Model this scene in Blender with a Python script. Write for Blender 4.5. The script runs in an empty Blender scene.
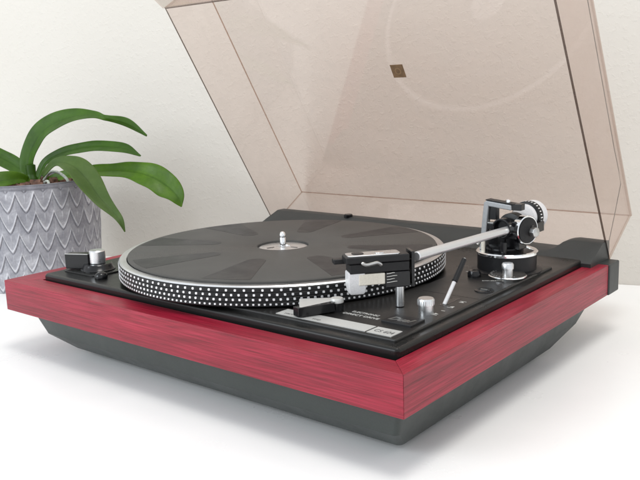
import bpy, bmesh, math, random
from mathutils import Vector, Matrix
random.seed(4)
PI = math.pi
S = bpy.context.scene
C = S.collection

# ------------------------------------------------------------------ camera
CAM = Vector((0.44072, -0.34741, 0.15608))
FW = Vector((-0.625694, 0.757392, -0.186717)); RT = Vector((0.774552, 0.631626, -0.033438)); UP = Vector((-0.09261, 0.165544, 0.981844))
cd = bpy.data.cameras.new('camera'); cam = bpy.data.objects.new('camera', cd); C.objects.link(cam)
M = Matrix((RT, UP, -FW)).transposed().to_4x4(); M.translation = CAM; cam.matrix_world = M
cd.sensor_width = 36; cd.lens = 790.683 / 640 * 36; cd.clip_start = 0.02; cd.clip_end = 50
S.camera = cam

# ------------------------------------------------------------------ world, lamps, exposure
wd = bpy.data.worlds.new('World'); S.world = wd; wd.use_nodes = True
bg = wd.node_tree.nodes['Background']; bg.inputs[0].default_value = (0.93, 0.96, 1.0, 1); bg.inputs[1].default_value = 1.0

def area(name, loc, target, sx, sy, power, col):
    l = bpy.data.lights.new(name, 'AREA'); l.shape = 'RECTANGLE'; l.size = sx; l.size_y = sy; l.energy = power; l.color = col
    o = bpy.data.objects.new(name, l); C.objects.link(o); o.location = loc
    o.rotation_euler = (Vector(target) - Vector(loc)).to_track_quat('-Z', 'Y').to_euler()
    return o
area('ceiling_lamp', (0.45, -0.10, 1.75), (0.0, 0.15, 0.0), 0.6, 0.6, 14, (1.0, 0.965, 0.91))
area('window_light', (-0.95, -1.95, 0.95), (0.0, 0.15, 0.0), 1.3, 1.1, 27, (0.88, 0.95, 1.0))
S.view_settings.view_transform = 'Standard'; S.view_settings.look = 'None'
S.view_settings.exposure = 0.0; S.view_settings.gamma = 1.0

# ------------------------------------------------------------------ materials
class NT:
    def __init__(s, name):
        s.m = bpy.data.materials.new(name); s.m.use_nodes = True; s.t = s.m.node_tree; s.n = s.t.nodes; s.b = s.n['Principled BSDF']; s.out = s.n['Material Output']
    def new(s, typ, **kw):
        n = s.n.new(typ)
        for k, v in kw.items():
            if k in n.inputs.keys() if hasattr(n.inputs, 'keys') else False: n.inputs[k].default_value = v
            else: setattr(n, k, v)
        return n
    def link(s, a, b): s.t.links.new(a, b)
    def coord(s, scale=(1, 1, 1), which='Object'):
        tc = s.n.new('ShaderNodeTexCoord'); mp = s.n.new('ShaderNodeMapping'); mp.inputs['Scale'].default_value = scale
        s.link(tc.outputs[which], mp.inputs[0]); return mp.outputs[0]
    def noise(s, vec, scale=5, detail=4, rough=.5, dist=0):
        n = s.n.new('ShaderNodeTexNoise'); n.inputs['Scale'].default_value = scale; n.inputs['Detail'].default_value = detail
        n.inputs['Roughness'].default_value = rough; n.inputs['Distortion'].default_value = dist; s.link(vec, n.inputs['Vector']); return n.outputs['Fac']
    def ramp(s, fac, stops):
        r = s.n.new('ShaderNodeValToRGB'); e = r.color_ramp.elements
        while len(e) < len(stops): e.new(.5)
        for i, (p, c) in enumerate(stops):
            e[i].position = p; e[i].color = (*c, 1) if len(c) == 3 else c
        s.link(fac, r.inputs[0]); return r.outputs[0]
    def mix(s, fac, a, b, mode='MIX'):
        m = s.n.new('ShaderNodeMix'); m.data_type = 'RGBA'; m.blend_type = mode
        for sock, v in ((m.inputs[0], fac), (m.inputs[6], a), (m.inputs[7], b)):
            if hasattr(v, 'links') or hasattr(v, 'is_linked'): s.link(v, sock)
            elif isinstance(v, (int, float)): sock.default_value = v
            else: sock.default_value = (*v, 1)
        return m.outputs[2]
    def maprange(s, v, a, b, c, d):
        m = s.n.new('ShaderNodeMapRange'); s.link(v, m.inputs[0])
        for i, x in enumerate((a, b, c, d)): m.inputs[i + 1].default_value = x
        return m.outputs[0]
    def bump(s, h, strength=.3, dist=.001):
        b = s.n.new('ShaderNodeBump'); b.inputs['Strength'].default_value = strength; b.inputs['Distance'].default_value = dist
        s.link(h, b.inputs['Height']); s.link(b.outputs[0], s.b.inputs['Normal']); return b

def plain(name, col, rough=.4, metal=0, coat=0, grain=.06, gscale=900, bump=.05, spec=.5):
    k = NT(name); v = k.coord()
    f = k.noise(v, gscale, 3, .6)
    f2 = k.noise(v, 40, 4, .6)
    lo = tuple(c * (1 - grain) for c in col); hi = tuple(min(1, c * (1 + grain)) for c in col)
    k.link(k.ramp(f, [(.35, lo), (.65, hi)]), k.b.inputs['Base Color'])
    k.link(k.maprange(f2, .3, .7, max(.02, rough * .85), min(1, rough * 1.15)), k.b.inputs['Roughness'])
    k.b.inputs['Metallic'].default_value = metal; k.b.inputs['Coat Weight'].default_value = coat; k.b.inputs['Coat Roughness'].default_value = .12
    k.b.inputs['Specular IOR Level'].default_value = spec
    if bump: k.bump(f, bump, .0002)
    return k.m

def wood(name, scale):
    k = NT(name); v = k.coord(scale)
    g1 = k.noise(v, 1.0, 6, .55, .15)
    g2 = k.noise(k.coord(tuple(q * 2.3 for q in scale)), 1.0, 4, .65, .1)
    big = k.noise(k.coord(tuple(q * (.35 if q < 50 else .10) for q in scale)), 1.0, 4, .55, 1.2)
    base = k.ramp(g1, [(.30, (.175, .004, .014)), (.45, (.255, .007, .024)), (.58, (.325, .012, .036)), (.74, (.40, .024, .056))])
    fine = k.ramp(g2, [(.37, (.30, .28, .30)), (.47, (1, 1, 1))])
    c1 = k.mix(.46, base, fine, 'MULTIPLY')
    c2 = k.mix(.75, c1, k.ramp(big, [(.34, (.66, .60, .62)), (.50, (.92, .9, .9)), (.66, (1.12, 1.08, 1.1))]), 'MULTIPLY')
    k.link(c2, k.b.inputs['Base Color'])
    k.link(k.maprange(g2, .3, .7, .42, .34), k.b.inputs['Roughness'])
    k.b.inputs['Specular IOR Level'].default_value = .36
    k.b.inputs['Coat Weight'].default_value = .10; k.b.inputs['Coat Roughness'].default_value = .25
    k.bump(g2, .25, .0003)
    return k.m

def smoked(name, tint, gloss=1.0, rough=0.01):
    k = NT(name); k.n.remove(k.b)
    tr = k.n.new('ShaderNodeBsdfTransparent'); tr.inputs[0].default_value = (*tint, 1)
    gl = k.n.new('ShaderNodeBsdfGlossy'); gl.inputs['Roughness'].default_value = rough; gl.inputs[0].default_value = (1, .97, .95, 1)
    fr = k.n.new('ShaderNodeFresnel'); ge = k.n.new('ShaderNodeNewGeometry')
    k.link(k.maprange(ge.outputs['Backfacing'], 0, 1, 1.42, 1 / 1.42), fr.inputs[0])   # same reflectance from either side of the sheet
    v = k.coord(); dust = k.maprange(k.noise(v, 18, 5, .65, .8), .38, .72, .0, .085)
    mu = k.n.new('ShaderNodeMath'); mu.operation = 'MULTIPLY'; mu.inputs[1].default_value = gloss; k.link(fr.outputs[0], mu.inputs[0])
    mx = k.n.new('ShaderNodeMixShader'); k.link(mu.outputs[0], mx.inputs[0]); k.link(tr.outputs[0], mx.inputs[1]); k.link(gl.outputs[0], mx.inputs[2])
    df = k.n.new('ShaderNodeBsdfDiffuse'); df.inputs[0].default_value = (.75, .68, .63, 1)
    m2 = k.n.new('ShaderNodeMixShader'); k.link(dust, m2.inputs[0]); k.link(mx.outputs[0], m2.inputs[1]); k.link(df.outputs[0], m2.inputs[2])
    k.link(m2.outputs[0], k.out.inputs[0])
    return k.m

MAT = {}
MAT['wood_x'] = wood('stained_wood_grain_along_x', (15, 900, 800))
MAT['wood_y'] = wood('stained_wood_grain_along_y', (900, 15, 800))
MAT['tray'] = plain('dark_grey_moulded_plastic', (.040, .047, .044), .42, bump=.12, spec=.35)
MAT['cap'] = plain('charcoal_plastic', (.030, .034, .034), .42, bump=.12, spec=.4)
MAT['deck'] = plain('black_satin_plastic', (.0105, .0105, .0102), .30, bump=.04, gscale=1500, spec=.30)
MAT['panel'] = plain('black_matt_panel', (.013, .0125, .012), .36, bump=.05, gscale=1800, spec=.4)
MAT['black'] = plain('black_gloss_plastic', (.008, .008, .009), .20, bump=0, spec=.4)
MAT['softblack'] = plain('black_soft_plastic', (.011, .011, .012), .40, bump=.05, spec=.3)
MAT['grey'] = plain('grey_lacquered_metal', (.34, .35, .36), .38, metal=.35)
MAT['tube'] = plain('matt_aluminium_tube', (.70, .71, .72), .36, metal=.75, grain=.01, bump=0)
MAT['silver'] = plain('satin_aluminium', (.74, .75, .76), .30, metal=1, grain=.04, bump=.03)
MAT['label'] = plain('silver_label_foil', (.56, .56, .545), .45, metal=.35, grain=.03, bump=0)
MAT['chrome'] = plain('polished_chrome', (.86, .87, .88), .09, metal=1, grain=.01, bump=0)
MAT['steel'] = plain('brushed_steel', (.52, .52, .51), .33, metal=1, grain=.06, bump=.03)
MAT['dot'] = plain('bright_strobe_metal', (.88, .89, .91), .34, metal=.45, grain=.02, bump=0)
MAT['white'] = plain('white_plastic', (.70, .70, .71), .35, bump=0)
MAT['cream'] = plain('cream_plastic', (.70, .66, .57), .42, bump=0)
MAT['ink'] = plain('grey_ink', (.12, .12, .12), .6, bump=0)
MAT['print'] = plain('pale_print', (.50, .50, .48), .5, bump=0)
MAT['badge'] = plain('bronze_foil', (.17, .10, .05), .5, metal=.0, grain=.25, gscale=160, bump=0)
MAT['bronze'] = plain('light_bronze', (.26, .16, .08), .5, bump=0)
MAT['lid'] = smoked('smoked_acrylic', (.930, .889, .871), .9)
MAT['lid_edge'] = smoked('smoked_acrylic_edge', (.74, .65, .60), .8, .15)
MAT['rim_edge'] = smoked('smoked_acrylic_rim', (.20, .165, .15), .8, .15)
MAT['clear'] = smoked('clear_plastic_disc', (.93, .94, .94))

k = NT('ribbed_rubber'); v = k.coord()
sp = k.n.new('ShaderNodeSeparateXYZ'); k.link(v, sp.inputs[0])
a = k.n.new('ShaderNodeMath'); a.operation = 'MULTIPLY'; k.link(sp.outputs[0], a.inputs[0]); k.link(sp.outputs[0], a.inputs[1])
b = k.n.new('ShaderNodeMath'); b.operation = 'MULTIPLY'; k.link(sp.outputs[1], b.inputs[0]); k.link(sp.outputs[1], b.inputs[1])
c = k.n.new('ShaderNodeMath'); c.operation = 'ADD'; k.link(a.outputs[0], c.inputs[0]); k.link(b.outputs[0], c.inputs[1])
d = k.n.new('ShaderNodeMath'); d.operation = 'SQRT'; k.link(c.outputs[0], d.inputs[0])
e = k.n.new('ShaderNodeMath'); e.operation = 'MULTIPLY'; e.inputs[1].default_value = 6000; k.link(d.outputs[0], e.inputs[0])
g = k.n.new('ShaderNodeMath'); g.operation = 'SINE'; k.link(e.outputs[0], g.inputs[0])
k.bump(g.outputs[0], .35, .0002)
k.link(k.ramp(k.noise(k.coord(), 30, 5, .6), [(.3, (.050, .049, .046)), (.7, (.064, .062, .058))]), k.b.inputs['Base Color'])
k.b.inputs['Roughness'].default_value = .55; k.b.inputs['Specular IOR Level'].default_value = .45
MAT['rubber'] = k.m
MAT['rubber_smooth'] = plain('smooth_rubber', (.014, .0145, .016), .42, bump=.03, spec=.35)

k = NT('white_woodchip_plaster'); v = k.coord()
n1 = k.noise(v, 190, 3, .6, .3); n2 = k.noise(v, 80, 3, .5); n3 = k.noise(v, 3, 2, .5)
blob = k.maprange(n1, .52, .66, 0, 1)
h = k.n.new('ShaderNodeMath'); h.operation = 'ADD'; k.link(blob, h.inputs[0]); k.link(k.maprange(n2, .35, .65, 0, .8), h.inputs[1])
k.bump(h.outputs[0], .34, .0005)
k.link(k.ramp(n3, [(.3, (.63, .598, .545)), (.7, (.66, .628, .576))]), k.b.inputs['Base Color'])
k.b.inputs['Roughness'].default_value = .8
MAT['wall'] = k.m
k = NT('white_table_laminate'); v = k.coord()
k.link(k.ramp(k.noise(v, 6, 5, .6), [(.3, (.86, .865, .86)), (.7, (.90, .90, .895))]), k.b.inputs['Base Color'])
k.link(k.maprange(k.noise(v, 22, 4, .6), .3, .7, .26, .36), k.b.inputs['Roughness'])
k.bump(k.noise(v, 260, 2, .5), .03, .0003)
MAT['table'] = k.m

# leaves
def leafmat(name, dark, light, rough):
    k = NT(name)
    at = k.n.new('ShaderNodeAttribute'); at.attribute_name = 'across'   # -1..1 across the blade
    v = k.coord()
    n = k.noise(v, 38, 6, .7); base = k.ramp(n, [(.3, dark), (.7, light)])
    ab = k.n.new('ShaderNodeMath'); ab.operation = 'ABSOLUTE'; k.link(at.outputs['Fac'], ab.inputs[0])
    rib = k.ramp(ab.outputs[0], [(.0, (.55, .62, .45)), (.09, (1, 1, 1)), (.9, (1, 1, 1)), (1.0, (1.25, 1.1, .9))])
    k.link(k.mix(.8, base, rib, 'MULTIPLY'), k.b.inputs['Base Color'])
    k.b.inputs['Roughness'].default_value = rough
    k.b.inputs['Specular IOR Level'].default_value = .32
    cx = k.n.new('ShaderNodeCombineXYZ'); k.link(at.outputs['Fac'], cx.inputs[0]); ml = k.n.new('ShaderNodeVectorMath'); ml.operation = 'SCALE'; ml.inputs[3].default_value = 16
    k.link(cx.outputs[0], ml.inputs[0]); ns = k.noise(v, 9, 2, .5); cc = k.n.new('ShaderNodeVectorMath'); cc.operation = 'ADD'; k.link(ml.outputs[0], cc.inputs[0]); k.link(ns, cc.inputs[1])
    vein = k.noise(cc.outputs[0], 1.0, 3, .6); k.bump(vein, .35, .0005)
    k.link(k.maprange(k.noise(v, 60, 5, .7), .3, .7, rough * .8, rough * 1.5), k.b.inputs['Roughness'])
    tl = k.n.new('ShaderNodeBsdfTranslucent'); tl.inputs[0].default_value = (light[0] * 2.2, light[1] * 1.9, light[2] * .9, 1)
    mx = k.n.new('ShaderNodeMixShader'); mx.inputs[0].default_value = .22
    k.link(k.b.outputs[0], mx.inputs[1]); k.link(tl.outputs[0], mx.inputs[2]); k.link(mx.outputs[0], k.out.inputs[0])
    return k.m
MAT['leaf'] = leafmat('orchid_leaf_deep', (.026, .074, .004), (.060, .148, .008), .36)
MAT['leaf_bright'] = leafmat('orchid_leaf_bright', (.036, .100, .003), (.100, .215, .008), .36)
MAT['leaf_dull'] = leafmat('orchid_leaf_dull', (.050, .100, .018), (.088, .150, .032), .48)
MAT['root'] = plain('silvery_orchid_root', (.42, .45, .40), .6, grain=.25, gscale=300)
MAT['bark'] = plain('bark_chips', (.12, .06, .04), .8, grain=.6, gscale=120, bump=.4)

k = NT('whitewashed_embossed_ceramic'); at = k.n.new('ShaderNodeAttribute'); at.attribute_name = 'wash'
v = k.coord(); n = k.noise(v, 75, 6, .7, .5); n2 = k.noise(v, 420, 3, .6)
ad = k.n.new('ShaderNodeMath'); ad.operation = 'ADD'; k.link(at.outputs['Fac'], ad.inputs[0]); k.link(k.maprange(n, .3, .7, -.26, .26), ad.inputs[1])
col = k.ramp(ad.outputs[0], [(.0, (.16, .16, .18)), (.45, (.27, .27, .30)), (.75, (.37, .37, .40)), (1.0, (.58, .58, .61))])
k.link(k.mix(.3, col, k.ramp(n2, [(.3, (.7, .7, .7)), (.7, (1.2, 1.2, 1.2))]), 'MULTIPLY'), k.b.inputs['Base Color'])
k.b.inputs['Roughness'].default_value = .65; k.b.inputs['Specular IOR Level'].default_value = .3; k.bump(n2, .12, .0004)
MAT['pot'] = k.m

# ------------------------------------------------------------------ mesh helpers
def link(name, me, mat, parent=None, smooth=False):
    o = bpy.data.objects.new(name, me); C.objects.link(o)
    if mat is not None:
        for m_ in (mat if isinstance(mat, (list, tuple)) else [mat]): me.materials.append(m_)
    if parent is not None:
        o.parent = parent; o.matrix_parent_inverse = parent.matrix_world.inverted()
    if smooth:
        for p_ in me.polygons: p_.use_smooth = True
    return o
def finish(bm, name, mat, parent=None, smooth=False, bevel=0, seg=2, angle=35):
    bmesh.ops.recalc_face_normals(bm, faces=bm.faces)
    me = bpy.data.meshes.new(name); bm.to_mesh(me); bm.free()
    o = link(name, me, mat, parent, smooth)
    if bevel:
        md = o.modifiers.new('bevel', 'BEVEL'); md.width = bevel; md.segments = seg; md.limit_method = 'ANGLE'; md.angle_limit = math.radians(angle)
        md.harden_normals = True
        for p_ in me.polygons: p_.use_smooth = True
    elif smooth:
        md = o.modifiers.new('split', 'EDGE_SPLIT'); md.split_angle = math.radians(38)
    return o
def box(bm, x0, x1, y0, y1, z0, z1, mtx=None):
    vs = [Vector((x, y, z)) for z in (z0, z1) for y in (y0, y1) for x in (x0, x1)]
    if mtx is not None: vs = [mtx @ q for q in vs]
    vs = [bm.verts.new(q) for q in vs]
    for f in ((0, 2, 3, 1), (4, 5, 7, 6), (0, 1, 5, 4), (2, 6, 7, 3), (0, 4, 6, 2), (1, 3, 7, 5)): bm.faces.new([vs[i] for i in f])
def prism(bm, pts, z0, z1, mtx=None):
    n = len(pts)
    lo = [Vector((x, y, z0)) for x, y in pts]; hi = [Vector((x, y, z1)) for x, y in pts]
    if mtx is not None: lo = [mtx @ q for q in lo]; hi = [mtx @ q for q in hi]
    lo = [bm.verts.new(q) for q in lo]; hi = [bm.verts.new(q) for q in hi]
    bm.faces.new(lo[::-1]); bm.faces.new(hi)
    for i in range(n): bm.faces.new((lo[i], lo[(i + 1) % n], hi[(i + 1) % n], hi[i]))
def lathe(bm, prof, center, seg=48, mtx=None, close=True):
    """profile of (r, z); axis +z (or mtx)"""
    cx, cy, cz = center; rings = []
    for r, z in prof:
        ring = []
        for i in range(seg):
            t = 2 * PI * i / seg; q = Vector((r * math.cos(t), r * math.sin(t), z))
            if mtx is not None: q = mtx @ q
            ring.append(bm.verts.new(q + Vector((cx, cy, cz))))
        rings.append(ring)
    for a_, b_ in zip(rings, rings[1:]):
        for i in range(seg):
            bm.faces.new((a_[i], a_[(i + 1) % seg], b_[(i + 1) % seg], b_[i]))
    if close:
        if prof[0][0] > 0: bm.faces.new(rings[0][::-1])
        if prof[-1][0] > 0: bm.faces.new(rings[-1])
def axis_m(d):
    return Vector(d).normalized().to_track_quat('Z', 'Y').to_matrix().to_4x4()
def rod(bm, a_, b_, r0, r1=None, seg=24):
    a_ = Vector(a_); b_ = Vector(b_); L = (b_ - a_).length; r1 = r0 if r1 is None else r1
    e_ = min(r0, r1) * .2
    lathe(bm, [(r0 - e_, 0), (r0, e_), (r1, L - e_), (r1 - e_, L)], a_, seg, axis_m(b_ - a_))
def tube(bm, pts, radii, seg=10):
    pts = [Vector(q) for q in pts]; rings = []
    up = Vector((0, 0, 1))
    for i, q in enumerate(pts):
        t = (pts[min(i + 1, len(pts) - 1)] - pts[max(i - 1, 0)]).normalized()
        s_ = t.cross(up).normalized() if t.cross(up).length > .05 else Vector((1, 0, 0)); u_ = s_.cross(t)
        r = radii[i] if isinstance(radii, (list, tuple)) else radii
        rings.append([bm.verts.new(q + (s_ * math.cos(2 * PI * j / seg) + u_ * math.sin(2 * PI * j / seg)) * r) for j in range(seg)])
    for a_, b_ in zip(rings, rings[1:]):
        for j in range(seg): bm.faces.new((a_[j], a_[(j + 1) % seg], b_[(j + 1) % seg], b_[j]))
    bm.faces.new(rings[0][::-1]); bm.faces.new(rings[-1])
def spline(P, n):
    P = [Vector(q) for q in P]; out = []
    ext = [P[0] * 2 - P[1]] + P + [P[-1] * 2 - P[-2]]
    for i in range(len(P) - 1):
        p0, p1, p2, p3 = ext[i:i + 4]
        for j in range(n):
            t = j / n
            out.append(.5 * ((2 * p1) + (p2 - p0) * t + (2 * p0 - 5 * p1 + 4 * p2 - p3) * t * t + (3 * p1 - p0 - 3 * p2 + p3) * t ** 3))
    out.append(P[-1]); return out
def text(body, loc, size, mat, parent, rotz=0, shear=0, bold=0.0, name='lettering', mtx=None, width=None, depth=.00006):
    cu = bpy.data.curves.new('txt', 'FONT'); cu.body = body; cu.size = size; cu.shear = shear; cu.extrude = depth; cu.offset = bold; cu.resolution_u = 3
    t = bpy.data.objects.new('txt', cu); C.objects.link(t)
    dg = bpy.context.evaluated_depsgraph_get(); dg.update()
    me = bpy.data.meshes.new_from_object(t.evaluated_get(dg)); bpy.data.objects.remove(t)
    w = max(q.co.x for q in me.vertices) - min(q.co.x for q in me.vertices)
    sx = width / w if width else 1
    m_ = mtx if mtx is not None else Matrix.Translation(loc) @ Matrix.Rotation(rotz, 4, 'Z')
    me.transform(m_ @ Matrix.Diagonal((sx, 1, 1, 1)))
    me.materials.clear()
    return link(name, me, mat, parent)
def empty(name, loc, label, cat):
    o = bpy.data.objects.new(name, None); C.objects.link(o); o.location = loc; o.empty_display_size = .02
    o['label'] = label; o['category'] = cat
    bpy.context.view_layer.update(); return o

# ------------------------------------------------------------------ setting
ZT = -0.066
bm = bmesh.new(); n_ = Vector((-.30201, .95330, 0)); u_ = Vector((.95330, .30201, 0)); A_ = Vector((.165, .519, 0))
a0 = A_ - u_ * 2.6; a1 = A_ + u_ * 2.2
# table: one slab running to the wall
bm = bmesh.new()
prism(bm, [(a0.x, a0.y), (a0.x + .0 + .9, a0.y - 2.0), (a1.x, a1.y - 1.9), (a1.x, a1.y)], ZT - .035, ZT)
t_ = finish(bm, 'table', MAT['table'], bevel=.002); t_['kind'] = 'structure'
bm = bmesh.new()
prism(bm, [(a0.x, a0.y), (a1.x, a1.y), (a1.x + n_.x * .1, a1.y + n_.y * .1), (a0.x + n_.x * .1, a0.y + n_.y * .1)], ZT - .9, 1.9)
w_ = finish(bm, 'wall', MAT['wall']); w_['kind'] = 'structure'

# ------------------------------------------------------------------ record player
RP = empty('record_player', (0, .16, ZT), 'black record player with red stained wooden plinth and raised smoked transparent cover on white table', 'record player')
HW = .0267; XL, XR = -.21, .21; YB = .319
# plinth boards, mitred at the front corners
IX0, IX1, IY = -.181, .1935, .0168
for pts, mk in (([(XL, 0), (XR, 0), (IX1, IY), (IX0, IY + .003)], 'wood_x'),
                ([(XR, .0001), (XR, YB), (IX1, YB), (IX1, IY + .0001)], 'wood_y'),
                ([(XL, .0003), (IX0, IY + .0033), (IX0, YB), (XL, YB)], 'wood_y')):
    bm = bmesh.new(); prism(bm, pts, -HW, 0); finish(bm, 'plinth_board', MAT[mk], RP, bevel=.0003)
bm = bmesh.new(); box(bm, XL - .0006, XR + .0012, YB + .0003, .3435, -HW - .0003, .0002); finish(bm, 'rear_board', MAT['cap'], RP, bevel=.0012)
# base tray
def rrect(x0, x1, y0, y1, r, n=6):
    out = []
    for cx, cy, a_ in ((x1 - r, y1 - r, 0), (x0 + r, y1 - r, 90), (x0 + r, y0 + r, 180), (x1 - r, y0 + r, 270)):
        for i in range(n + 1):
            t = math.radians(a_ + 90 * i / n); out.append((cx + r * math.cos(t), cy + r * math.sin(t)))
    return out
def loft(bm, rings):
    R = [[bm.verts.new((x, y, z)) for x, y in pts] for z, pts in rings]
    for a_, b_ in zip(R, R[1:]):
        m = len(a_)
        for i in range(m): bm.faces.new((a_[i], a_[(i + 1) % m], b_[(i + 1) % m], b_[i]))
    bm.faces.new(R[0][::-1]); bm.faces.new(R[-1])
bm = bmesh.new()
loft(bm, [(-HW - .0004, rrect(-.190, .2005, .0115, .312, .004)), (-.0466, rrect(-.1750, .1950, .0150, .291, .004)),
          (-.0600, rrect(-.1545, .1878, .0292, .2545, .004))])
finish(bm, 'base_tray', MAT['tray'], RP, bevel=.0012, seg=3, angle=22)
for x, y in ((-.12, .055), (.15, .055), (-.12, .22), (.15, .22)):
    bm = bmesh.new(); lathe(bm, [(.010, ZT + .0002), (.012, ZT + .001), (.012, -.0600)], (x, y, 0), 24); finish(bm, 'foot', MAT['softblack'], RP, smooth=True)
# deck plate and raised control panel
bm = bmesh.new(); prism(bm, rrect(IX0 + .0008, IX1 - .0006, IY + .0042, .306, .003, 3), -.014, .0055); finish(bm, 'deck_plate', MAT['deck'], RP, bevel=.0028, seg=4)
ZD, ZP = .0055, .0075
bm = bmesh.new(); prism(bm, [(.02, .0300), (.1850, .0300), (.1850, .2600), (.128, .2600), (.128, .16), (.09, .05), (.02, .036)], ZD - .001, ZP)
finish(bm, 'control_panel', MAT['panel'], RP, bevel=.0012)
# rear hinge bar with the dip behind the tonearm
def hb(x):
    k_ = [(-.188, .010), (-.184, .0188), (.072, .0178), (.095, .0165), (.118, .0105), (.135, .0082), (.154, .0080), (.160, .0095), (.168, .0155), (.174, .0172), (.2015, .0168)]
    for (xa, ya), (xb, yb) in zip(k_, k_[1:]):
        if x <= xb:
            t = (x - xa) / (xb - xa); t = t * t * (3 - 2 * t); return ya + (yb - ya) * t
    return k_[-1][1]
bm = bmesh.new(); prev = None; N = 90
for i in range(N + 1):
    x = -.188 + (.2015 + .188) * i / N; h = hb(x); yt = .304 + (h - .005) / .0125 * .024
    sec = [(.3005, -.001), (.3005, .0032), (.3035, .0056), (yt, h - .0008), (yt + .0015, h), (.3432, h), (.3440, h - .001), (.3440, .0004)]
    ring = [bm.verts.new((x, y, z)) for y, z in sec]
    if prev:
        for j in range(len(sec)): bm.faces.new((prev[j], prev[(j + 1) % len(sec)], ring[(j + 1) % len(sec)], ring[j]))
    else: bm.faces.new(ring[::-1])
    prev = ring
bm.faces.new(prev)
finish(bm, 'hinge_bar', MAT['cap'], RP, smooth=True)
bm = bmesh.new(); lathe(bm, [(.0048, .0165), (.0048, .0205), (.0040, .0212)], (-.080, .333, 0), 20); finish(bm, 'rubber_buffer', MAT['black'], RP, smooth=True)

# ------------------------------------------------------------------ platter
PC = Vector((-.011, .149, 0)); PR = .1385
PO = bpy.data.objects.new('platter', None)
bm = bmesh.new()
prof = [(.128, .0082), (PR - .001, .0082), (PR, .0090)]
rows = [(216, .01045), (180, .0139), (160, .0173), (133, .0207)]
for n, z in rows: prof += [(PR - .0004, z - .00165), (PR, z - .0013), (PR, z + .0013), (PR - .0004, z + .00165)]
prof += [(PR - .0006, .0226), (.131, .0226)]
lathe(bm, prof, (0, 0, 0), 192); platter = finish(bm, 'platter', MAT['softblack'], None, smooth=True)
platter.location = PC; platter.parent = RP; platter.matrix_parent_inverse = RP.matrix_world.inverted()
bpy.context.view_layer.update()
bpy.data.objects.remove(PO)
def onpl(o): o.location = PC; o.parent = platter; o.matrix_parent_inverse = platter.matrix_world.inverted(); return o
bm = bmesh.new(); lathe(bm, [(PR - .0003, .0227), (PR - .0012, .0237), (.1325, .0240), (.1318, .0236), (.1318, .0227)], (0, 0, 0), 192)
onpl(finish(bm, 'platter_ring', MAT['silver'], None, smooth=True))
bm = bmesh.new()
for n, z in rows:
    w = .00092 if n < 200 else .00082; hh = .00090 if n < 200 else .00074
    for i in range(n):
        t = 2 * PI * (i + .3 * (n % 7)) / n; ct, st = math.cos(t), math.sin(t)
        def P_(a_, b_, dr): return bm.verts.new(((PR + dr) * ct - a_ * st, (PR + dr) * st + a_ * ct, z + b_))
        k_ = .62
        oc = [(w, hh * k_), (w * k_, hh), (-w * k_, hh), (-w, hh * k_), (-w, -hh * k_), (-w * k_, -hh), (w * k_, -hh), (w, -hh * k_)]
        base = [P_(a_, b_, -.0001) for a_, b_ in oc]; top = [P_(a_ * .8, b_ * .8, .00035) for a_, b_ in oc]
        for j in range(8): bm.faces.new((base[j], base[(j + 1) % 8], top[(j + 1) % 8], top[j]))
        bm.faces.new(top)
sd = onpl(finish(bm, 'strobe_dots', MAT['dot'], None)); sd['kind'] = 'stuff'
bm = bmesh.new(); lathe(bm, [(.0222, .0228), (.0222, .0252), (.0230, .0257), (.1302, .0257), (.1312, .0250), (.1312, .0238)], (0, 0, 0), 160, close=False)
onpl(finish(bm, 'rubber_mat', MAT['rubber'], None, smooth=True))
for a_ in (-157, -112, -67, -24, 21, 66, 113, 160):
    bm = bmesh.new(); a0_ = math.radians(a_); pts = []
    for i in range(9):
        t = PI / 2 + PI * i / 8; pts.append((.066 + .0080 * math.cos(t), .0080 * math.sin(t)))
    for i in range(9):
        t = -math.radians(8.6) + math.radians(17.2) * i / 8; pts.append((.1280 * math.cos(t), .1265 * math.sin(t)))
    pts = [(x * math.cos(a0_) - y * math.sin(a0_), x * math.sin(a0_) + y * math.cos(a0_)) for x, y in pts]
    prism(bm, pts, .0250, .02582); onpl(finish(bm, 'mat_segment', MAT['rubber_smooth'], None))
bm = bmesh.new(); lathe(bm, [(.0215, .0226), (.0215, .0236), (.0195, .0242), (.0060, .0244), (.0058, .0238)], (0, 0, 0), 64); onpl(finish(bm, 'centre_disc', MAT['silver'], None, smooth=True))
for i in range(3):
    bm = bmesh.new(); t = 2.2 + i * 2.09; box(bm, .0085, .0150, -.0007, .0007, .0240, .0246, Matrix.Rotation(t, 4, 'Z')); onpl(finish(bm, 'slot', MAT['black'], None))
bm = bmesh.new(); lathe(bm, [(.0026, .0242), (.0026, .0318), (.0023, .0322), (.0027, .0326), (.0027, .0345), (.0021, .0364), (.0010, .0372), (.0002, .0374)], (0, 0, 0), 28); onpl(finish(bm, 'spindle', MAT['chrome'], None, smooth=True))

# ------------------------------------------------------------------ controls
bm = bmesh.new(); box(bm, .0855, .1602, .0327, .0452, ZP - .0003, ZP + .00035); strip = finish(bm, 'label_strip', MAT['label'], RP)
bm = bmesh.new(); box(bm, .1617, .1800, .0325, .0452, ZP - .0003, ZP + .00035); plate = finish(bm, 'model_plate', MAT['label'], RP)
text('start', (.0905, .0352, ZP + .0004), .0040, MAT['ink'], strip)
text('stop', (.1150, .0352, ZP + .0004), .0040, MAT['ink'], strip)
text('CS 604', (.1638, .0362, ZP + .0004), .0060, MAT['ink'], plate, width=.0142, bold=.00006)
text('ELECTRONIC', (.1265, .0640, ZP + .0001), .0042, MAT['print'], RP, width=.0215, bold=.00005)
text('DIRECT DRIVE', (.1230, .0580, ZP + .0001), .0042, MAT['print'], RP, width=.0290, bold=.00005)
bm = bmesh.new(); box(bm, .1570, .1800, .0548, .0715, ZP - .0005, ZP + .0016); lp = finish(bm, 'logo_plate', MAT['softblack'], RP, bevel=.0005)
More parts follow.
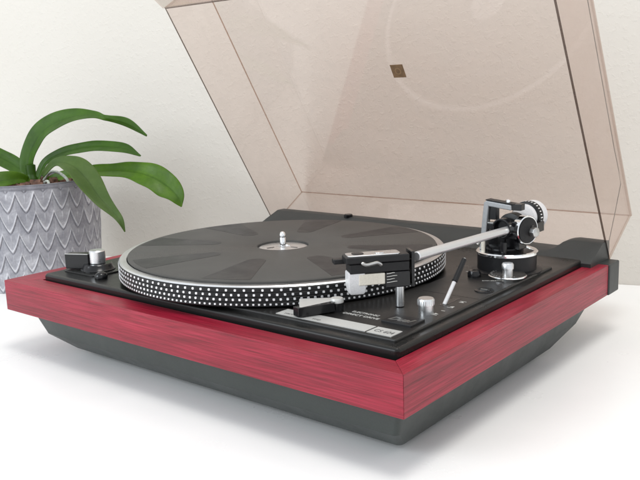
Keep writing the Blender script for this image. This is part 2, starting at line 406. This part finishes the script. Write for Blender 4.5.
text('Dual', (.1590, .0592, ZP + .0017), .0092, MAT['steel'], lp, shear=.35, bold=.00022, width=.0180)
# start and stop lever
LV = empty
bm = bmesh.new()
prism(bm, [(.1015, .0325), (.1075, .0310), (.1195, .0545), (.1165, .0590), (.1115, .0590)][:5], ZP + .0012, .0150)
lev = finish(bm, 'start_lever', MAT['black'], RP, bevel=.0004)
bm = bmesh.new(); prism(bm, [(.0925, .0495), (.1062, .0335), (.1078, .0335), (.1158, .0590), (.1100, .0640)], .0138, .0152); finish(bm, 'lever_cap', MAT['label'], lev, bevel=.0004)
bm = bmesh.new(); lathe(bm, [(.0046, ZP), (.0046, .0135)], (.1165, .0610, 0), 28); finish(bm, 'pivot', MAT['black'], lev, smooth=True)
bm = bmesh.new(); lathe(bm, [(.0046, .0136), (.0046, .0158), (.0040, .0166), (.0, .0166)], (.1165, .0610, 0), 28); finish(bm, 'pivot_cap', MAT['label'], lev, smooth=True)
# pitch control knob + speed lever (front left)
bm = bmesh.new(); lathe(bm, [(.0150, ZD - .001), (.0150, .0075), (.0135, .0085), (.0125, .0115), (.0115, .0125), (0, .0125)], (-.146, .054, 0), 40); pk = finish(bm, 'speed_control', MAT['black'], RP, smooth=True)
bm = bmesh.new(); lathe(bm, [(.0066, .0125), (.0070, .0130), (.0070, .0232), (.0062, .0242), (0, .0242)], (-.146, .054, 0), 32); finish(bm, 'pitch_knob', MAT['silver'], pk, smooth=True)
bm = bmesh.new(); m_ = Matrix.Translation((-.146, .054, 0)) @ Matrix.Rotation(math.radians(205), 4, 'Z'); box(bm, .006, .0290, -.0055, .0055, .0080, .0210, m_); finish(bm, 'speed_lever', MAT['black'], pk, bevel=.0006)
bm = bmesh.new(); m_ = Matrix.Translation((-.146, .054, 0)) @ Matrix.Rotation(math.radians(205), 4, 'Z'); box(bm, .0062, .0288, .0046, .0056, .0209, .0214, m_); finish(bm, 'lever_edge', MAT['steel'], pk)
bm = bmesh.new(); prism(bm, rrect(-.175, -.125, .035, .082, .008), ZD - .001, .0068); finish(bm, 'control_base', MAT['deck'], RP, bevel=.0006)
bm = bmesh.new(); lathe(bm, [(.0052, ZD), (.0056, .0075), (.0045, .0100), (.0025, .0112), (.0, .0116)], (-.1175, .0365, 0), 28); finish(bm, 'strobe_lens', MAT['black'], RP, smooth=True)
# arm rest post, lift lever, knobs
bm = bmesh.new(); rod(bm, (.1464, .0929, ZP), (.1464, .0929, .0300), .0031); finish(bm, 'arm_rest', MAT['silver'], RP, smooth=True)
bm = bmesh.new(); lathe(bm, [(.0052, ZP), (.0052, .0132), (.0056, .0134), (.0056, .0172), (.0050, .0180), (0, .0180)], (.1705, .0879, 0), 36); kn = finish(bm, 'stylus_force_knob', MAT['silver'], RP, smooth=True)
bm = bmesh.new()
for i in range(24):
    t = 2 * PI * i / 24; box(bm, .0054, .0058, -.0003, .0003, .0138, .0168, Matrix.Translation((.1705, .0879, 0)) @ Matrix.Rotation(t, 4, 'Z'))
kk = finish(bm, 'knurling', MAT['silver'], kn); kk['kind'] = 'stuff'
A2 = Vector((.1690, .1140, .0070)); B2 = Vector((.1720, .1370, .0355)); mid = A2.lerp(B2, .5)
bm = bmesh.new(); rod(bm, A2, mid, .0014); cl = finish(bm, 'lift_lever', MAT['white'], RP, smooth=True)
bm = bmesh.new(); rod(bm, mid, B2, .0021, .0018); finish(bm, 'sleeve', MAT['softblack'], cl, smooth=True)
bm = bmesh.new(); rod(bm, B2, B2.lerp(A2, -.02), .0008); finish(bm, 'tip', MAT['steel'], cl, smooth=True)
bm = bmesh.new(); box(bm, .1665, .1715, .1095, .1330, ZP - .0002, ZP + .0001); finish(bm, 'lever_slot', MAT['black'], RP)
bm = bmesh.new(); box(bm, .1370, .1830, .1378, .1384, ZP - .0002, ZP + .0001); finish(bm, 'panel_groove', MAT['black'], RP)
bm = bmesh.new()
prism(bm, [(.1755, .0885), (.1755, .0920), (.1785, .0902)], ZP, ZP + .0001); box(bm, .1745, .1790, .0872, .0877, ZP, ZP + .0001)
finish(bm, 'lift_symbol', MAT['print'], RP)
bm = bmesh.new(); box(bm, .1755, .1785, .0985, .0993, ZP, ZP + .0001); finish(bm, 'lift_symbol', MAT['print'], RP)
bm = bmesh.new(); box(bm, .1745, .1790, .1080, .1086, ZP, ZP + .0001); prism(bm, [(.1755, .1105), (.1785, .1090), (.1785, .1120)], ZP, ZP + .0001); finish(bm, 'lift_symbol', MAT['print'], RP)
bm = bmesh.new(); prism(bm, [(.1750, .1235), (.1790, .1235), (.1770, .1258)], ZP, ZP + .0001); box(bm, .1745, .1795, .1262, .1267, ZP, ZP + .0001); finish(bm, 'lift_symbol', MAT['print'], RP)
# small black screw knob, tracking force dial, anti-skating
bm = bmesh.new(); lathe(bm, [(.0052, ZP), (.0052, .0105), (.0042, .0125), (.0018, .0128), (.0018, .0118), (0, .0118)], (.1480, .1960, 0), 28); finish(bm, 'adjusting_screw', MAT['black'], RP, smooth=True)
bm = bmesh.new(); lathe(bm, [(.0072, ZP - .0002), (.0070, .0082), (.0050, .0086), (.0045, .0078), (0, .0078)], (.1750, .1610, 0), 32); ld = finish(bm, 'cue_height_dial', MAT['black'], RP, smooth=True)
bm = bmesh.new(); box(bm, .1722, .1778, .1604, .1616, .0080, .0088); finish(bm, 'screw_slot', MAT['steel'], ld)
bm = bmesh.new(); lathe(bm, [(.0144, .0088), (.0146, .0094), (.0144, .0100), (.0060, .0106), (0, .0106)], (.1710, .2070, 0), 56); ask = finish(bm, 'anti_skating_dial', MAT['clear'], RP, smooth=True)
bm = bmesh.new()
for i in range(14):
    t0 = math.radians(150 + 13 * i); r = .0138
    box(bm, .0118, .0132, -.0002, .0002, .0107, .01075, Matrix.Translation((.1710, .2070, 0)) @ Matrix.Rotation(t0, 4, 'Z'))
sc_ = finish(bm, 'dial_scale', MAT['print'], ask); sc_['kind'] = 'stuff'
bm = bmesh.new(); lathe(bm, [(.0142, .0101), (.0147, .0096), (.0147, .0090), (.0142, .0088)], (.1710, .2070, 0), 56, close=False); finish(bm, 'dial_rim', MAT['chrome'], ask, smooth=True)
bm = bmesh.new(); lathe(bm, [(.0040, .0088), (.0040, .0142), (.0047, .0145), (.0047, .0180), (.0038, .0192), (0, .0194)], (.1710, .2070, 0), 32); finish(bm, 'knob', MAT['silver'], ask, smooth=True)
text('anti-skating', (.1600, .1860, ZP + .0001), .0036, MAT['print'], RP, rotz=math.radians(32))
text('25', (.1795, .2260, ZP + .0001), .0034, MAT['print'], RP, rotz=math.radians(50))
bm = bmesh.new(); box(bm, .1340, .1375, .2080, .2087, ZP, ZP + .0001); finish(bm, 'scale_mark', MAT['print'], RP)

# ------------------------------------------------------------------ tonearm
AC = Vector((.1570, .2340, 0))
bm = bmesh.new(); lathe(bm, [(.0280, ZP - .001), (.0280, .0079), (.0268, .0085), (.0236, .0088), (.0236, .0215), (.0225, .0222), (.0190, .0222)], AC, 64); tb = finish(bm, 'tonearm_base', MAT['softblack'], RP, smooth=True)
bm = bmesh.new(); lathe(bm, [(.0238, .0205), (.0246, .0212), (.0246, .0228), (.0238, .0236), (.0215, .0236), (.0208, .0226), (.0208, .0215)], AC, 64, close=False); finish(bm, 'base_ring', MAT['chrome'], tb, smooth=True)
bm = bmesh.new(); lathe(bm, [(.0150, .0222), (.0150, .0262), (.0120, .0275), (0, .0275)], AC + Vector((-.002, 0, 0)), 40); finish(bm, 'turret', MAT['black'], tb, smooth=True)
bm = bmesh.new(); rod(bm, (.1450, .2160, .0222), (.1450, .2160, .0345), .0017); finish(bm, 'lift_post', MAT['cream'], tb, smooth=True)
bm = bmesh.new(); rod(bm, (.1620, .2180, .0222), (.1620, .2180, .0330), .0026); finish(bm, 'lift_post', MAT['black'], tb, smooth=True)
bm = bmesh.new(); tube(bm, spline([(.1400, .2150, .0290), (.1430, .2190, .0330), (.1480, .2170, .0375), (.1540, .2150, .0385), (.1600, .2150, .0380)], 5), .0012); finish(bm, 'lift_arm', MAT['steel'], tb, smooth=True)

TA = empty_arm = bpy.data.objects.new('tonearm', None)
bm = bmesh.new(); A = Vector((.1567, .0985, .0428)); B = Vector((.1655, .2200, .0428))
rod(bm, A, B, .0033, .0031, 32); ta = finish(bm, 'tonearm', MAT['tube'], RP, smooth=True)
bpy.data.objects.remove(TA)
adir = (B - A).normalized(); aR = adir.cross(Vector((0, 0, 1))).normalized()
# gimbal
G = Vector((.1655, .2330, .0428))
gm = Matrix.Translation(G)
bm = bmesh.new(); box(bm, -.0075, .0055, -.012, .012, -.0080, .0062, gm); box(bm, -.006, .006, -.007, .007, -.0175, -.007, gm); finish(bm, 'bearing_block', MAT['black'], ta, bevel=.0008)
bm = bmesh.new()   # collar arch around the rear of the tube
lathe(bm, [(.0072, -.0045), (.0082, -.0040), (.0082, .0040), (.0072, .0045), (.0064, .0040), (.0064, -.0040), (.0072, -.0045)], G + Vector((-.0045, -.0135, .0008)), 40, axis_m((0.05, 1, 0)), close=False); lathe(bm, [(.0064, 0), (0, 0.0001)], G + Vector((-.0045, -.0135, .0008)), 40, axis_m((0.05, 1, 0)), close=False); finish(bm, 'collar', MAT['black'], ta, smooth=True)
bm = bmesh.new(); lathe(bm, [(.0097, -.0045), (.0108, -.0040), (.0108, .0040), (.0098, .0046)], G + Vector((-.0020, -.0020, .0010)), 40, axis_m((0.05, 1, 0))); finish(bm, 'collar', MAT['softblack'], ta, smooth=True)
# outer frame: left post, bridge
fr = [(-.0265, -.0030), (-.0215, -.0030)]
bm = bmesh.new()
prism(bm, [(.1360, .0225), (.1408, .0225), (.1442, .0590), (.1640, .0568), (.1640, .0612), (.1420, .0636), (.1398, .0618)], -.2325, -.2262, Matrix(((1, 0, 0, 0), (0, 0, -1, 0), (0, 1, 0, 0), (0, 0, 0, 1))))
fo = finish(bm, 'bearing_frame', MAT['grey'], ta, bevel=.0008)
bm = bmesh.new(); prism(bm, [(.1415, .0638), (.1660, .0614), (.1660, .0622), (.1415, .0646)], -.2345, -.2262, Matrix(((1, 0, 0, 0), (0, 0, -1, 0), (0, 1, 0, 0), (0, 0, 0, 1)))); finish(bm, 'frame_cover', MAT['softblack'], fo, bevel=.0003)
bm = bmesh.new(); box(bm, .1600, .1720, .2275, .2345, .0570, .0622); finish(bm, 'frame_end', MAT['black'], fo, bevel=.0005)
bm = bmesh.new(); lathe(bm, [(.0019, .0630), (.0019, .0650), (.0012, .0656), (0, .0656)], (.1600, .2290, 0), 20); finish(bm, 'screw', MAT['chrome'], fo, smooth=True)
bm = bmesh.new(); box(bm, .1432, .1500, .2285, .2345, .0480, .0585); box(bm, .1432, .1560, .2270, .2360, .0400, .0450); box(bm, .1432, .1580, .2280, .2370, .0230, .0395); finish(bm, 'counter_bracket', MAT['black'], fo, bevel=.0005)
bm = bmesh.new(); box(bm, .1432, .1560, .2268, .2330, .0452, .0460); finish(bm, 'plate', MAT['steel'], fo)
# bearing drum (force dial) on the right side
ax = axis_m((1, -.30, 0)); D = Vector((.1700, .2325, .0415))
bm = bmesh.new(); lathe(bm, [(.0110, 0), (.0117, .0006), (.0117, .0064), (.0111, .0070), (.0104, .0068)], D, 56, ax); dr = finish(bm, 'force_dial', MAT['chrome'], ta, smooth=True)
bm = bmesh.new(); lathe(bm, [(.0103, 0), (.0103, .0002), (.0075, .0005), (.0030, .0008), (0, .0008)], D + Vector((.0068, -.0020, 0)), 48, ax); finish(bm, 'dial_face', MAT['softblack'], dr, smooth=True)
bm = bmesh.new(); lathe(bm, [(.0038, 0), (.0042, .0004), (.0040, .0044), (.0028, .0050), (0, .0050)], D + Vector((.0086, .0010, -.0015)), 8, ax); finish(bm, 'bolt', MAT['steel'], dr, bevel=.0003)
bm = bmesh.new(); box(bm, .1765, .1790, .2325, .2560, .0375, .0455); finish(bm, 'bearing_arm', MAT['black'], ta, bevel=.0006)
# counterweight
ay = axis_m((.045, 1, 0)); W0 = Vector((.1640, .2440, .0482))
bm = bmesh.new(); lathe(bm, [(.0040, 0), (.0060, .0015), (.0102, .0040), (.0108, .0075)], W0, 48, ay); cw = finish(bm, 'counterweight', MAT['white'], ta, smooth=True)
bm = bmesh.new(); lathe(bm, [(.0108, .0074), (.0124, .0082), (.0126, .0090), (.0126, .0148), (.0118, .0152)], W0, 56, ay); sr = finish(bm, 'scale_ring', MAT['softblack'], cw, smooth=True)
bm = bmesh.new()
for i in range(30):
    t = 2 * PI * i / 30
    box(bm, .01255, .0128, -.00045, .00045, .0100, .0132 if i % 5 == 0 else .0122, Matrix.Translation(W0) @ ay @ Matrix.Rotation(t, 4, 'Z'))
sm_ = finish(bm, 'scale_marks', MAT['dot'], cw); sm_['kind'] = 'stuff'
bm = bmesh.new(); lathe(bm, [(.0117, .0151), (.0122, .0158), (.0122, .0230), (.0112, .0240), (0, .0240)], W0, 48, ay); finish(bm, 'weight_end', MAT['clear_w'] if 'clear_w' in MAT else MAT['white'], cw, smooth=True)
bm = bmesh.new(); rod(bm, (.1650, .2330, .0450), W0 + Vector((.001, .010, 0)), .0032); finish(bm, 'rear_shaft', MAT['steel'], ta, smooth=True)
# headshell
HR = Vector((.1535, .0980, 0)); hf = Vector((-.0320, -.0384, 0)).normalized(); ht = Vector((.0384, -.0320, 0)).normalized()
HM = Matrix(((hf.x, ht.x, 0, HR.x), (hf.y, ht.y, 0, HR.y), (0, 0, 1, 0), (0, 0, 0, 1)))
bm = bmesh.new(); box(bm, .0002, .0024, -.0066, .0068, .0230, .0476, HM); hs = finish(bm, 'headshell', MAT['black'], ta, bevel=.0005)
bm = bmesh.new(); box(bm, .0036, .0475, -.0068, .0070, .0412, .0462, HM); finish(bm, 'top_plate', MAT['softblack'], hs, bevel=.0009)
bm = bmesh.new(); prism(bm, rrect(.0095, .0460, -.0058, .0058, .0025, 4), .0462, .0470, HM); finish(bm, 'face_plate', MAT['silver'], hs, bevel=.0002)
bm = bmesh.new(); prism(bm, rrect(.0340, .0420, -.0040, .0030, .0025, 4), .0470, .0473, HM); finish(bm, 'recess', MAT['softblack'], hs)
bm = bmesh.new(); prism(bm, rrect(.0200, .0260, -.0030, .0030, .0015, 4), .0470, .0475, HM); finish(bm, 'raised_button', MAT['chrome'], hs, bevel=.0002)
bm = bmesh.new(); box(bm, .0036, .0450, -.0060, .0062, .0345, .0410, HM); finish(bm, 'shell_body', MAT['softblack'], hs, bevel=.0006)
bm = bmesh.new(); box(bm, .0400, .0535, -.0120, -.0050, .0395, .0430, HM); finish(bm, 'finger_lift', MAT['softblack'], hs, bevel=.0008)
bm = bmesh.new(); box(bm, .0036, .0205, -.0070, .0072, .0235, .0343, HM); finish(bm, 'cartridge', MAT['black'], hs, bevel=.0008)
bm = bmesh.new(); tube(bm, [HM @ Vector(q) for q in spline([(.0375, .0080, .0424), (.0340, .0085, .0408), (.0300, .0088, .0414), (.0265, .0088, .0418), (.0235, .0085, .0400)], 5)], [.0007] + [.00125] * 19 + [.0007], 8); finish(bm, 'clamp_lever', MAT['steel'], hs, smooth=True)
bm = bmesh.new(); box(bm, .0206, .0390, -.0058, .0060, .0262, .0340, HM); finish(bm, 'stylus_holder', MAT['cream'], hs, bevel=.0007)
bm = bmesh.new()
R_ = [(.0195, .0350, .0440, .0035), (.0215, .0338, .0452, .0045), (.0275, .0335, .0460, .0056), (.0355, .0345, .0458, .0058)]
rr = []
for z, s0, s1, hw in R_: rr.append([bm.verts.new(HM @ Vector(q)) for q in ((s0, -hw, z), (s1, -hw, z), (s1, hw, z), (s0, hw, z))])
for a_, b_ in zip(rr, rr[1:]):
    for j in range(4): bm.faces.new((a_[j], a_[(j + 1) % 4], b_[(j + 1) % 4], b_[j]))
bm.faces.new(rr[0][::-1]); bm.faces.new(rr[-1]); finish(bm, 'stylus_guard', MAT['white'], hs, bevel=.0010, angle=30)
for i in range(4):
    bm = bmesh.new(); z = .0335 - i * .0020
    tube(bm, [HM @ Vector(q) for q in spline([(.0200, .0074, z), (.0180, .0080, z + .0003), (.0160 - .0010 * (i % 2), .0079, z + .0006), (.0145 - .0016 * (i % 2), .0071, z + .0004)], 4)], .00024, 6)
    finish(bm, 'lead_wire', MAT['print'], hs, smooth=True)

# ------------------------------------------------------------------ dust cover, hinged open
th = math.radians(58.772)
la = Vector((0, -math.cos(th), math.sin(th))); ln = Vector((0, math.sin(th), math.cos(th))); O = Vector((0, .3448, -.0016))
LM = Matrix(((1, 0, 0, O.x), (0, la.y, ln.y, O.y), (0, la.z, ln.z, O.z), (0, 0, 0, 1)))   # (x, along, height)
WL, LL, HL, TK = .2024, .2858, .0638, .0019
def lidbox(name, x0, x1, a0_, a1_, n0, n1, rimface=None, parent=None, mat=None):
    bm = bmesh.new(); box(bm, x0, x1, a0_, a1_, n0, n1, LM); bm.normal_update()
    me = bpy.data.meshes.new(name); 
    bmesh.ops.recalc_face_normals(bm, faces=bm.faces)
    bm.to_mesh(me); bm.free()
    o = link(name, me, [MAT['lid'], MAT['rim_edge'], MAT['lid_edge']] if mat is None else [mat], parent)
    if mat is None:
        thin = min((x1 - x0, 0), (a1_ - a0_, 1), (n1 - n0, 2))[1]
        inv = LM.to_3x3().inverted()
        for p_ in me.polygons:
            nn = inv @ p_.normal; ax_ = max(range(3), key=lambda i_: abs(nn[i_]))
            if ax_ != thin: p_.material_index = 1 if (ax_ == 2 and nn[2] < 0) else 2
    return o
SEAM = [(.230, .0580), (.0794, .0567), (.0571, .0575), (.0420, .0565), (.0263, .0317), (.0110, .0060)]
dc = lidbox('dust_cover', -WL, WL, 0, LL, HL - TK, HL, None, RP)
lidbox('side_panel', -WL, -WL + TK, .001, LL, .0003, HL - TK - .0001, None, dc)
lidbox('side_panel', WL - TK, WL, .001, LL, .0003, HL - TK - .0001, None, dc)
lidbox('back_panel', -WL + TK + .0001, WL - TK - .0001, 0, TK, .002, HL - TK - .0001, None, dc)
lidbox('front_panel', -WL + TK + .0001, WL - TK - .0001, LL - TK, LL, .0003, HL - TK - .0001, None, dc)
bm = bmesh.new(); tube(bm, [LM @ Vector((WL - TK - .0003, a_, n_)) for a_, n_ in SEAM], .00035, 6); finish(bm, 'moulding_step', MAT['rim_edge'], dc, smooth=True)
bm = bmesh.new(); prism(bm, [(LL, -.002), (LL + .0135, -.0075), (LL + .0135, -.0055), (LL, .0003)], -WL, WL, LM @ Matrix(((0, 0, 1, 0), (1, 0, 0, 0), (0, 1, 0, 0), (0, 0, 0, 1))))
finish(bm, 'cover_lip', MAT['lid'], dc)
bm = bmesh.new(); box(bm, -.0052, .0092, .1578, .1720, HL - TK - .0006, HL - TK - .0002, LM); bd = finish(bm, 'badge', MAT['badge'], dc)
bm = bmesh.new(); lathe(bm, [(.0026, 0), (.0036, 0)], LM @ Vector((.002, .1649, HL - TK - .0007)), 24, axis_m(-ln), close=False); finish(bm, 'badge_ring', MAT['bronze'], bd)

# ------------------------------------------------------------------ plant pot
PX, PY, RT_, ZTOP = -.4500, .1760, .0815, .0595
pot = empty('plant_pot', (PX, PY, ZT), 'grey and white ceramic flower pot with embossed pointed leaf pattern standing beside the record player', 'flower pot')
bm = bmesh.new(); NU, NV = 900, 190; cols = 25; rowh = .0236; grid = []
wash = bm.verts.layers.float.new('wash')
def srand(i, j): 
    return (math.sin(i * 12.9898 + j * 78.233) * 43758.5453) % 1.0
for j in range(NV + 1):
    z = ZT + .0003 + (ZTOP - ZT - .0003) * j / NV; row = []
    r0 = .0735 + (RT_ - .0735) * ((z - ZT) / (ZTOP - ZT)) ** .8
    for i in range(NU):
        t = 2 * PI * i / NU; u = t / (2 * PI) * cols; cu = u - math.floor(u) - .5; au = abs(cu) * 2
        g_ = .88 * (au ** 1.45)
        vv = (ZTOP - .006 - z) / rowh + g_ ; f = vv - math.floor(vv)      # 0 at the tip line of the scale above
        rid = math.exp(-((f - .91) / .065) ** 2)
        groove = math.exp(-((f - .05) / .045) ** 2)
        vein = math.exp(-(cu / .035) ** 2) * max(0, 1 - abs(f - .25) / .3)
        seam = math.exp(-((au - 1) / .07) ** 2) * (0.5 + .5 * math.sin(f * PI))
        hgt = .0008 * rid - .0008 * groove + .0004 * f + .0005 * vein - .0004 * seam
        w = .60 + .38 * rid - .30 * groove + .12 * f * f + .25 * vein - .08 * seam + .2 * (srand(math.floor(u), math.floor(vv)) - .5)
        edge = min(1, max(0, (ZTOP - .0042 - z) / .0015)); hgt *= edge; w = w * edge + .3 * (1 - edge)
        if z > ZTOP - .0035: hgt += .0008
        r = r0 + hgt
        q = bm.verts.new((PX + r * math.cos(t), PY + r * math.sin(t), z)); q[wash] = w; row.append(q)
    grid.append(row)
for j in range(NV):
    for i in range(NU): bm.faces.new((grid[j][i], grid[j][(i + 1) % NU], grid[j + 1][(i + 1) % NU], grid[j + 1][i]))
bm.faces.new(grid[0][::-1])
me = bpy.data.meshes.new('pot_wall'); bm.normal_update(); bm.to_mesh(me); bm.free(); link('pot_wall', me, MAT['pot'], pot, smooth=True)
bm = bmesh.new(); lathe(bm, [(RT_ + .0006, ZTOP + .0002), (RT_ - .0002, ZTOP + .0012), (RT_ - .0035, ZTOP + .0012), (RT_ - .0042, ZTOP + .0002), (RT_ - .0052, ZT + .09)], (PX, PY, 0), 128, close=False); finish(bm, 'rim', MAT['tray'] if 0 else MAT['pot'], pot, smooth=True)
bm = bmesh.new(); lathe(bm, [(RT_ - .006, ZTOP - .014), (.03, ZTOP - .010), (0, ZTOP - .010)], (PX, PY, 0), 64); finish(bm, 'potting_soil', MAT['bark'], pot, smooth=True)['kind'] = 'stuff'
bm = bmesh.new()
for i in range(170):
    r = .074 * math.sqrt(random.random()); t = random.random() * 2 * PI; s_ = random.uniform(.003, .007)
    m_ = Matrix.Translation((PX + r * math.cos(t), PY + r * math.sin(t), ZTOP - .008 + random.uniform(0, .006))) @ Matrix.Rotation(random.random() * 6, 4, 'Z') @ Matrix.Rotation(random.random() * 2, 4, 'X')
    box(bm, -s_, s_, -s_ * .6, s_ * .6, -s_ * .3, s_ * .3, m_)
finish(bm, 'bark_chips', MAT['bark'], pot)['kind'] = 'stuff'

# ------------------------------------------------------------------ orchid
LA = [(-0.4607, 0.1824, 0.0503, -0.0033, -0.0047, -0.0002), (-0.4663, 0.1849, 0.0797, -0.0077, -0.0023, 0.0008), (-0.4503, 0.1922, 0.1092, -0.0108, 0.0006, 0.0045), (-0.4231, 0.199, 0.1259, -0.0092, 0.0041, 0.007), (-0.3901, 0.2086, 0.1343, -0.0053, 0.0048, 0.0053), (-0.364, 0.217, 0.1344, -0.0028, 0.0039, 0.0027), (-0.3475, 0.2231, 0.1311, 0.0014, -0.0007, 0.0026), (-0.3205, 0.2306, 0.1243, 0.0031, -0.0013, 0.0038), (-0.294, 0.2359, 0.1103, 0.0006, -0.0002, 0.0006)]
LB = [(-0.4518, 0.1844, 0.0554, -0.0034, -0.0011, 0.0015), (-0.4453, 0.1953, 0.0782, -0.0042, 0.0001, 0.0025), (-0.423, 0.2033, 0.0892, -0.0043, 0.0023, 0.0044), (-0.3915, 0.211, 0.0954, -0.0043, 0.0039, 0.005), (-0.3645, 0.2206, 0.0976, -0.0035, 0.0045, 0.005), (-0.3338, 0.2322, 0.0949, -0.0022, 0.0047, 0.0043), (-0.3134, 0.2403, 0.0865, -0.0001, 0.0005, 0.0005)]
LC = [(-0.4195, 0.1739, 0.0654, -0.0023, -0.0003, 0.0021), (-0.3901, 0.1758, 0.0817, -0.0039, 0.0026, 0.0037), (-0.3576, 0.1756, 0.0793, -0.0034, 0.0113, 0.006), (-0.3351, 0.1775, 0.0651, -0.0005, 0.0138, 0.0049), (-0.3133, 0.1776, 0.0457, 0.0011, 0.0092, 0.004), (-0.2963, 0.1812, 0.0305, 0.0009, 0.0049, 0.0027), (-0.2844, 0.1822, 0.0211, 0.0012, 0.0031, 0.0014), (-0.2788, 0.1835, 0.0078, 0.0002, 0.0005, 0.0002)]
LD = [(-0.4548, 0.1942, 0.0517, -0.002, 0.0005, 0.0033), (-0.4293, 0.2042, 0.0605, -0.0037, 0.0025, 0.0054), (-0.3838, 0.2169, 0.0666, -0.0052, 0.0054, 0.0066), (-0.3567, 0.2264, 0.0679, -0.0056, 0.0071, 0.0068), (-0.3299, 0.2352, 0.0675, -0.0052, 0.0089, 0.0088), (-0.303, 0.243, 0.0625, -0.0008, 0.0099, 0.0123), (-0.2825, 0.2506, 0.0514, 0.0046, 0.0092, 0.0114), (-0.2675, 0.2533, 0.0389, 0.0054, 0.0057, 0.0049), (-0.2633, 0.254, 0.0274, 0.0004, 0.0004, 0.0002)]
LE = [(-0.4616, 0.1816, 0.0503, -0.0031, -0.0052, -0.0021), (-0.4689, 0.1795, 0.0664, -0.0024, -0.0077, -0.0048), (-0.4883, 0.1732, 0.0789, 0.0001, -0.0086, -0.0073), (-0.5116, 0.1634, 0.0904, 0.0016, -0.0086, -0.0071), (-0.5493, 0.1433, 0.1088, 0.0028, -0.0085, -0.0068), (-0.5899, 0.1139, 0.1254, 0.0002, -0.0006, -0.0005)]
LF = [(-0.4462, 0.1755, 0.0542, -0.0004, -0.0023, -0.003), (-0.4424, 0.1608, 0.0621, 0.0022, -0.0046, -0.0051), (-0.4366, 0.1395, 0.0635, 0.0065, -0.0063, -0.0079), (-0.4402, 0.1162, 0.0612, 0.0085, -0.0066, -0.009), (-0.4449, 0.0845, 0.0554, 0.0084, -0.0056, -0.0082), (-0.4642, 0.0524, 0.0434, 0.0005, -0.0003, -0.0004)]
RO = [(-0.4308, 0.1828, 0.0591), (-0.417, 0.1835, 0.0693), (-0.405, 0.1867, 0.0689), (-0.3881, 0.186, 0.063), (-0.3782, 0.1851, 0.0529)]
plant = empty('orchid_plant', (-.455, .185, ZTOP - .01), 'green orchid with long arching strap leaves and no flowers, growing in the grey pot', 'house plant')
def leaf(data, mat, fold=.35):
    P = spline([q[:3] for q in data], 8); W = spline([q[3:] for q in data], 8)
    bm = bmesh.new(); ac = bm.verts.layers.float.new('across'); rows_ = []; K = 10
    for i in range(len(P)):
        t = (P[min(i + 1, len(P) - 1)] - P[max(i - 1, 0)]).normalized(); nrm = t.cross(W[i]).normalized() if t.cross(W[i]).length > 1e-9 else Vector((0, 0, 1))
        if nrm.z < 0: nrm = -nrm
        row = []
        for j in range(K + 1):
            s_ = -1 + 2 * j / K
            wob = 1 + .03 * math.sin(i * .55 + j)
            q = bm.verts.new(P[i] + W[i] * s_ * wob + nrm * (W[i].length * fold * (abs(s_) ** 1.3 - .25 * s_ ** 4)))
            q[ac] = s_; row.append(q)
        rows_.append(row)
    for a_, b_ in zip(rows_, rows_[1:]):
        for j in range(K): bm.faces.new((a_[j], a_[j + 1], b_[j + 1], b_[j]))
    me = bpy.data.meshes.new('leaf'); bm.to_mesh(me); bm.free(); o = link('leaf', me, mat, plant, smooth=True)
    md = o.modifiers.new('thickness', 'SOLIDIFY'); md.thickness = .0011; md.offset = 0
    md = o.modifiers.new('soft', 'SUBSURF'); md.levels = 1; md.render_levels = 1
    return o
widen = lambda L, k_: [q[:3] + tuple(w * k_ for w in q[3:]) for q in L]
leaf(widen(LA, 1.38), MAT['leaf']); leaf(widen(LB, 1.15), MAT['leaf']); leaf(widen(LC, 1.12), MAT['leaf_dull']); leaf(LD, MAT['leaf_bright']); leaf(LE, MAT['leaf']); leaf(LF, MAT['leaf_bright'])
bm = bmesh.new(); tube(bm, spline([(-.4550, .1840, ZTOP - .012), (-.4570, .1835, .055), (-.4590, .1835, .068), (-.4600, .1840, .078)], 5), [.008] * 8 + [.006] * 7 + [.003], 12); finish(bm, 'stem', MAT['leaf'], plant, smooth=True)
bm = bmesh.new(); tube(bm, spline(RO, 7), .0017, 10); finish(bm, 'aerial_root', MAT['root'], plant, smooth=True)
for pts in ([(-.425, .175, .054), (-.407, .172, .0600), (-.392, .165, .0580), (-.386, .160, .0510)],):
    bm = bmesh.new(); tube(bm, spline(pts, 6), .0016, 10); finish(bm, 'aerial_root', MAT['root'], plant, smooth=True)
